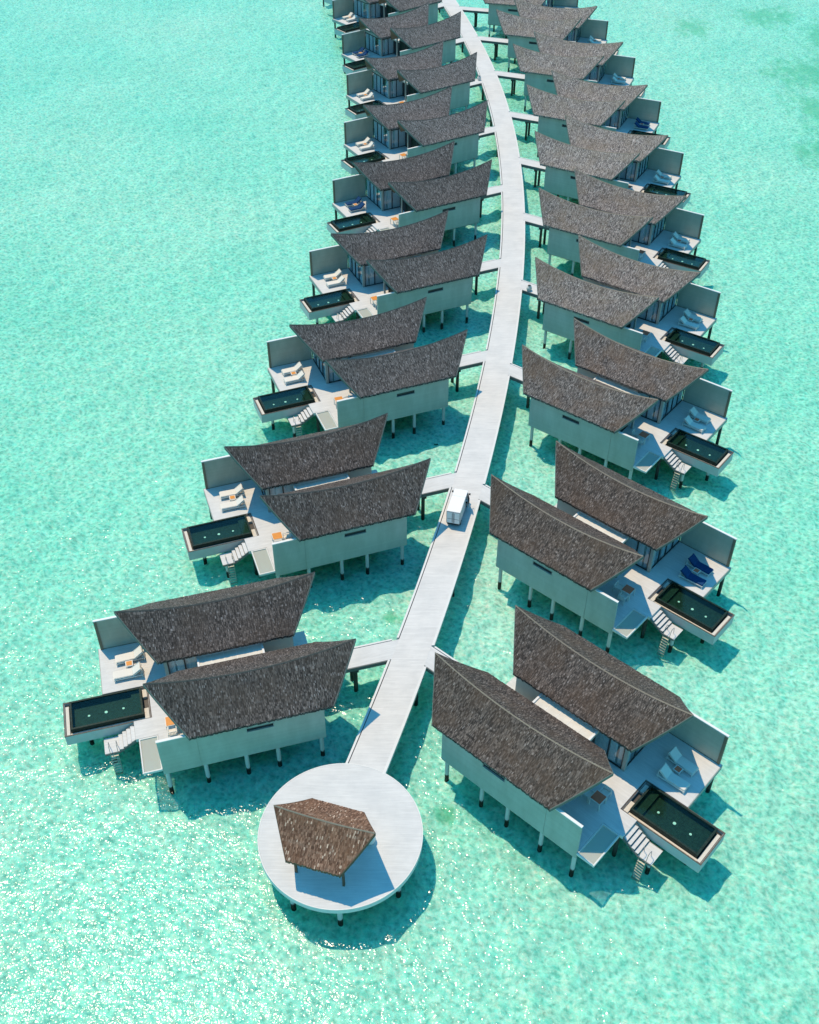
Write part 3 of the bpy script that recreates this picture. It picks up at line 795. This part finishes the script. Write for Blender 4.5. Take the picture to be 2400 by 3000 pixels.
bm_.build('ring_beam', M['post_brown'], pav)
# whitewashed jars
def make_jar():
    root = empty('jar')
    MB().lathe([(.16, 0), (.27, .10), (.32, .26), (.29, .42), (.19, .54), (.17, .58), (.20, .61)], 24).build('body', M['clay'], root, smooth=True)
    MB().cyl((0, 0, .605), (0, 0, .618), .165, n=20).build('mouth', M['black'], root)
    return root
jar = make_jar(); KIDS[jar] = children(jar)
for c in KIDS[jar]: KIDS[c] = []
for (x, y, sc, lb) in ((-2.42, 36.62, 1.15, 'round whitewashed jar with a dark mouth beside the pavilion'),
                       (13.23, 105.35, 1.0, 'round whitewashed jar on the footbridge to the fourth right-row villa'),
                       None or (*tuple((frame('L', 6)[0]+frame('L', 6)[1]*-7.95+frame('L', 6)[2]*-3.8).xy), 1.0, 'round whitewashed jar on the footbridge to the seventh left-row villa')):
    j = inst(jar, (x, y, 0), 0); j.scale = (sc, sc, sc); tag(j, lb, 'jar', 'whitewashed jars')

# ------------------------------------------------------------------ little white delivery buggy
hd = math.atan2(2.87, .76)
bug = empty('delivery_buggy', (4.02, 67.6, 0), hd); tag(bug, 'small white box-bodied delivery buggy parked on the boardwalk', 'buggy')
MB().box(-1.50, .55, -.575, .575, .36, 1.66).build('cargo_box', M['van'], bug, bevel=.025)
dr = MB()
for y in (-.28, .28): dr.box(-1.525, -1.502, y-.26, y+.26, .42, 1.58)
door = dr.build('rear_door', M['van'], bug)
sl = MB().box(-1.532, -1.503, -.018, .018, .40, 1.60).box(-1.530, -1.503, -.572, -.545, .38, 1.62).box(-1.530, -1.503, .545, .572, .38, 1.62).box(-1.530, -1.503, -.55, .55, 1.60, 1.625).box(-1.55, -1.526, -.10, -.06, .5, 1.5).box(-1.55, -1.526, .06, .10, .5, 1.5).box(-1.54, -1.526, -.5, .5, .86, .885)
sl.build('seal', M['van_grey'], door)
cab = MB().box(.552, 1.46, -.575, .575, 1.56, 1.655)                      # cab roof
cab.box(.552, .64, -.575, .575, .36, 1.558).box(1.70, 1.95, -.55, .55, .36, .92).box(.642, 1.70, -.55, .55, .30, .42)
cab.box(1.40, 1.46, -.56, -.50, .95, 1.558).box(1.40, 1.46, .50, .56, .95, 1.558)
cab.build('cab', M['van'], bug, bevel=.012)
dv = MB()
A0, A1 = Vector((1.40, -.60, 0)), Vector((.72, -.86, 0))
for (za, zb, mi) in ((.38, .88, 0), (.88, 1.46, 1)):
    dn_ = Vector((-(A1-A0).y, (A1-A0).x, 0)).normalized()*.025
    V = [A0-dn_, A1-dn_, A1+dn_, A0+dn_]
    V = [(p.x, p.y, za) for p in V]+[(p.x, p.y, zb) for p in V]
    dv.add(V, [(3,2,1,0),(4,5,6,7),(0,1,5,4),(1,2,6,5),(2,3,7,6),(3,0,4,7)], mi)
dv.build('cab_door', [M['van'], M['dark_frame']], bug)
ws = MB(); ws.add([(1.46, -.50, 1.54), (1.46, .50, 1.54), (1.74, .50, .93), (1.74, -.50, .93), (1.44, -.50, 1.54), (1.44, .50, 1.54), (1.72, .50, .93), (1.72, -.50, .93)], [(0,1,2,3),(7,6,5,4),(0,1,5,4),(1,2,6,5),(2,3,7,6),(3,0,4,7)])
ws.build('windscreen', M['dark_frame'], bug)
MB().box(.75, 1.15, -.48, .48, .422, .70).box(.68, .76, -.48, .48, .70, 1.20).build('seat', M['black'], bug)
MB().box(-1.48, 1.60, -.45, .45, .24, .298).build('chassis', M['black'], bug)
for x in (-1.05, 1.35):
    for y in (-.52, .52):
        w_ = MB().cyl((x, y-.07, .23), (x, y+.07, .23), .23, n=20).build('wheel', M['black'], bug)
        s_ = 1 if y > 0 else -1
        MB().cyl((x, y+s_*.072, .23), (x, y+s_*.085, .23), .13, n=16).build('rim', M['grey_metal'], w_)
for y in (-1, 1):
    mr = MB().tube([(1.42, y*.56, 1.25), (1.50, y*.74, 1.28)], .014).box(1.46, 1.50, y*.74-.06, y*.74+.06, 1.18, 1.38)
    mr.build('mirror', M['black'], bug)
    MB().cyl((1.952, y*.38, .66), (1.965, y*.38, .66), .08, n=14).build('headlight', M['white_disc'], bug)
    MB().box(-1.526, -1.505, y*.46-.05, y*.46+.05, .365, .415).build('tail_light', M['trim_brown'], bug)

# ------------------------------------------------------------------ coral heads on the sand
def make_coral(seed):
    rr = random.Random(seed); bm = bmesh.new(); bmesh.ops.create_icosphere(bm, subdivisions=3, radius=.5)
    ph = [rr.uniform(0, 6) for _ in range(6)]
    for v in bm.verts:
        c = v.co; k = 1+.22*math.sin(c.x*9+ph[0])*math.sin(c.y*8+ph[1])+.15*math.sin(c.z*13+ph[2]+c.x*7)
        v.co = Vector((c.x*k*1.2, c.y*k, c.z*k*.26))
    me = bpy.data.meshes.new('coral_head'); bm.to_mesh(me); bm.free(); me.materials.append(M['coral'])
    for q in me.polygons: q.use_smooth = True
    return me
cm = [make_coral(k) for k in range(3)]
for k, (x, y, s) in enumerate([(-12.6, 35.9, .34), (-11.9, 36.2, .26), (9.8, 95.0, .45), (2.6, 81.2, .40)]):
    o = bpy.data.objects.new('coral_head', cm[k % 3]); COL.objects.link(o)
    o.location = (x, y, BED_Z+.02); o.scale = (s, s, s); o.rotation_euler = (0, 0, k*1.7)
    tag(o, 'small dark coral head on the pale sandy seabed', 'coral', 'coral heads on the seabed')

# ------------------------------------------------------------------ sea and seabed
def plane(name, z, mat):
    o = MB().add([(-700, -300, z), (700, -300, z), (700, 1200, z), (-700, 1200, z)], [(0, 1, 2, 3)]).build(name, mat)
    o['kind'] = 'structure'; return o
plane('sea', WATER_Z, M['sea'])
import numpy as np
def make_bed():
    X0, X1, Y0, Y1, st = -84.0, 88.0, 18.0, 240.0, 0.36
    nx, ny = int((X1-X0)/st)+1, int((Y1-Y0)/st)+1
    xs = np.linspace(X0, X1, nx); ys = np.linspace(Y0, Y1, ny); gx, gy = np.meshgrid(xs, ys)
    rs = np.random.RandomState(5); z = np.zeros_like(gx)
    for k in range(34):                                     # sand waves of many lengths, shaped to give shadows wavy, refraction-like edges
        L = 1.0*(3.6/1.0)**rs.rand(); a = rs.rand()*math.pi*2; ph = rs.rand()*6.283
        wx = gx+.6*np.sin(gy*.37+k)+.3*np.sin(gy*1.1+2*k); wy = gy+.6*np.sin(gx*.41+1.7*k)
        z += np.sin((wx*math.cos(a)+wy*math.sin(a))*6.283/L+ph)*(.3+.7*L/3.6)
    z *= 0.115/z.std()
    edge = np.clip(np.minimum.reduce([gx-X0, X1-gx, gy-Y0, Y1-gy])/4.0, 0, 1)
    z = BED_Z+np.clip(z, -.40, .40)*edge
    co = np.stack([gx, gy, z], -1).reshape(-1, 3)
    n = nx*ny
    big = np.array([(-700, -300, BED_Z), (700, -300, BED_Z), (700, 1200, BED_Z), (-700, 1200, BED_Z)], float)
    co = np.concatenate([co, big]).astype(np.float32)
    i = (np.arange(ny-1)[:, None]*nx+np.arange(nx-1)[None, :]).ravel()
    q = np.stack([i, i+1, i+1+nx, i+nx], -1)
    c = [0, nx-1, n-1, n-nx]; b = [n, n+1, n+2, n+3]
    ring_ = np.array([(b[0], b[1], c[1], c[0]), (b[1], b[2], c[2], c[1]), (b[2], b[3], c[3], c[2]), (b[3], b[0], c[0], c[3])])
    q = np.concatenate([q, ring_]).astype(np.int32)
    me = bpy.data.meshes.new('seabed')
    me.vertices.add(len(co)); me.vertices.foreach_set('co', co.ravel())
    me.loops.add(q.size); me.loops.foreach_set('vertex_index', q.ravel())
    me.polygons.add(len(q)); me.polygons.foreach_set('loop_start', np.arange(0, q.size, 4, dtype=np.int32))
    me.polygons.foreach_set('use_smooth', np.ones(len(q), bool))
    me.update(calc_edges=True); me.materials.append(M['bed'])
    o = bpy.data.objects.new('seabed', me); COL.objects.link(o); o['kind'] = 'structure'
make_bed()

# ------------------------------------------------------------------ light
SUN_EL, SUN_AZ = R(67.5), R(131)
S = Vector((math.cos(SUN_AZ)*math.cos(SUN_EL), math.sin(SUN_AZ)*math.cos(SUN_EL), math.sin(SUN_EL)))
sl = bpy.data.lights.new('sun', 'SUN'); sl.energy = 3.0; sl.angle = R(0.53); sl.color = (1.0, .785, .54)
so = bpy.data.objects.new('sun', sl); COL.objects.link(so); so.location = (-30, 60, 80)
so.rotation_euler = S.to_track_quat('Z', 'Y').to_euler()
w = bpy.data.worlds.new('World'); scene.world = w; w.use_nodes = True
nt = w.node_tree; nt.nodes.clear(); g = N(nt)
sky = g.n('ShaderNodeTexSky', sky_type='NISHITA'); sky.sun_disc = False
sky.sun_elevation = SUN_EL; sky.sun_rotation = math.pi/2-SUN_AZ; sky.ozone_density = 10.0; sky.dust_density = 0.0; sky.air_density = 1.5
bg = g.n('ShaderNodeBackground'); bg.inputs['Strength'].default_value = 0.15; g.l(g.mix(1.0, sky.outputs[0], (.40, 1.07, .99), 'MULTIPLY'), bg.inputs[0])
o = g.n('ShaderNodeOutputWorld'); g.l(bg.outputs[0], o.inputs[0])

# ------------------------------------------------------------------ camera
pitch, roll, H = R(41.4274), R(0.16447), 60.0
fw = Vector((0, math.cos(pitch), -math.sin(pitch))); rt = Vector((1, 0, 0)); up = rt.cross(fw)
r2 = rt*math.cos(roll)+up*math.sin(roll); u2 = up*math.cos(roll)-rt*math.sin(roll)
cam = bpy.data.cameras.new('camera'); co = bpy.data.objects.new('camera', cam); COL.objects.link(co)
cam.sensor_fit = 'VERTICAL'; cam.sensor_height = 24.0; cam.lens = 24.0*3123.39/3000
cam.clip_start = 0.5; cam.clip_end = 3000
co.matrix_world = Matrix(((r2.x, u2.x, -fw.x, 0), (r2.y, u2.y, -fw.y, 0), (r2.z, u2.z, -fw.z, H), (0, 0, 0, 1)))
scene.camera = co
scene.view_settings.view_transform = 'Standard'; scene.view_settings.look = 'None'
scene.view_settings.exposure = 0.42; scene.view_settings.gamma = 1.0
scene.cycles.max_bounces = 8; scene.cycles.diffuse_bounces = 4; scene.cycles.glossy_bounces = 3
scene.cycles.transparent_max_bounces = 16; scene.cycles.caustics_reflective = False; scene.cycles.caustics_refractive = False
scene.cycles.sample_clamp_indirect = 4.0; scene.cycles.sample_clamp_direct = 6.0
scene.cycles.use_adaptive_sampling = True; scene.cycles.adaptive_threshold = 0.005
scene.cycles.use_denoising = True; scene.cycles.denoiser = 'OPENIMAGEDENOISE'
scene.cycles.denoising_input_passes = 'RGB_ALBEDO_NORMAL'; scene.cycles.denoising_prefilter = 'NONE'
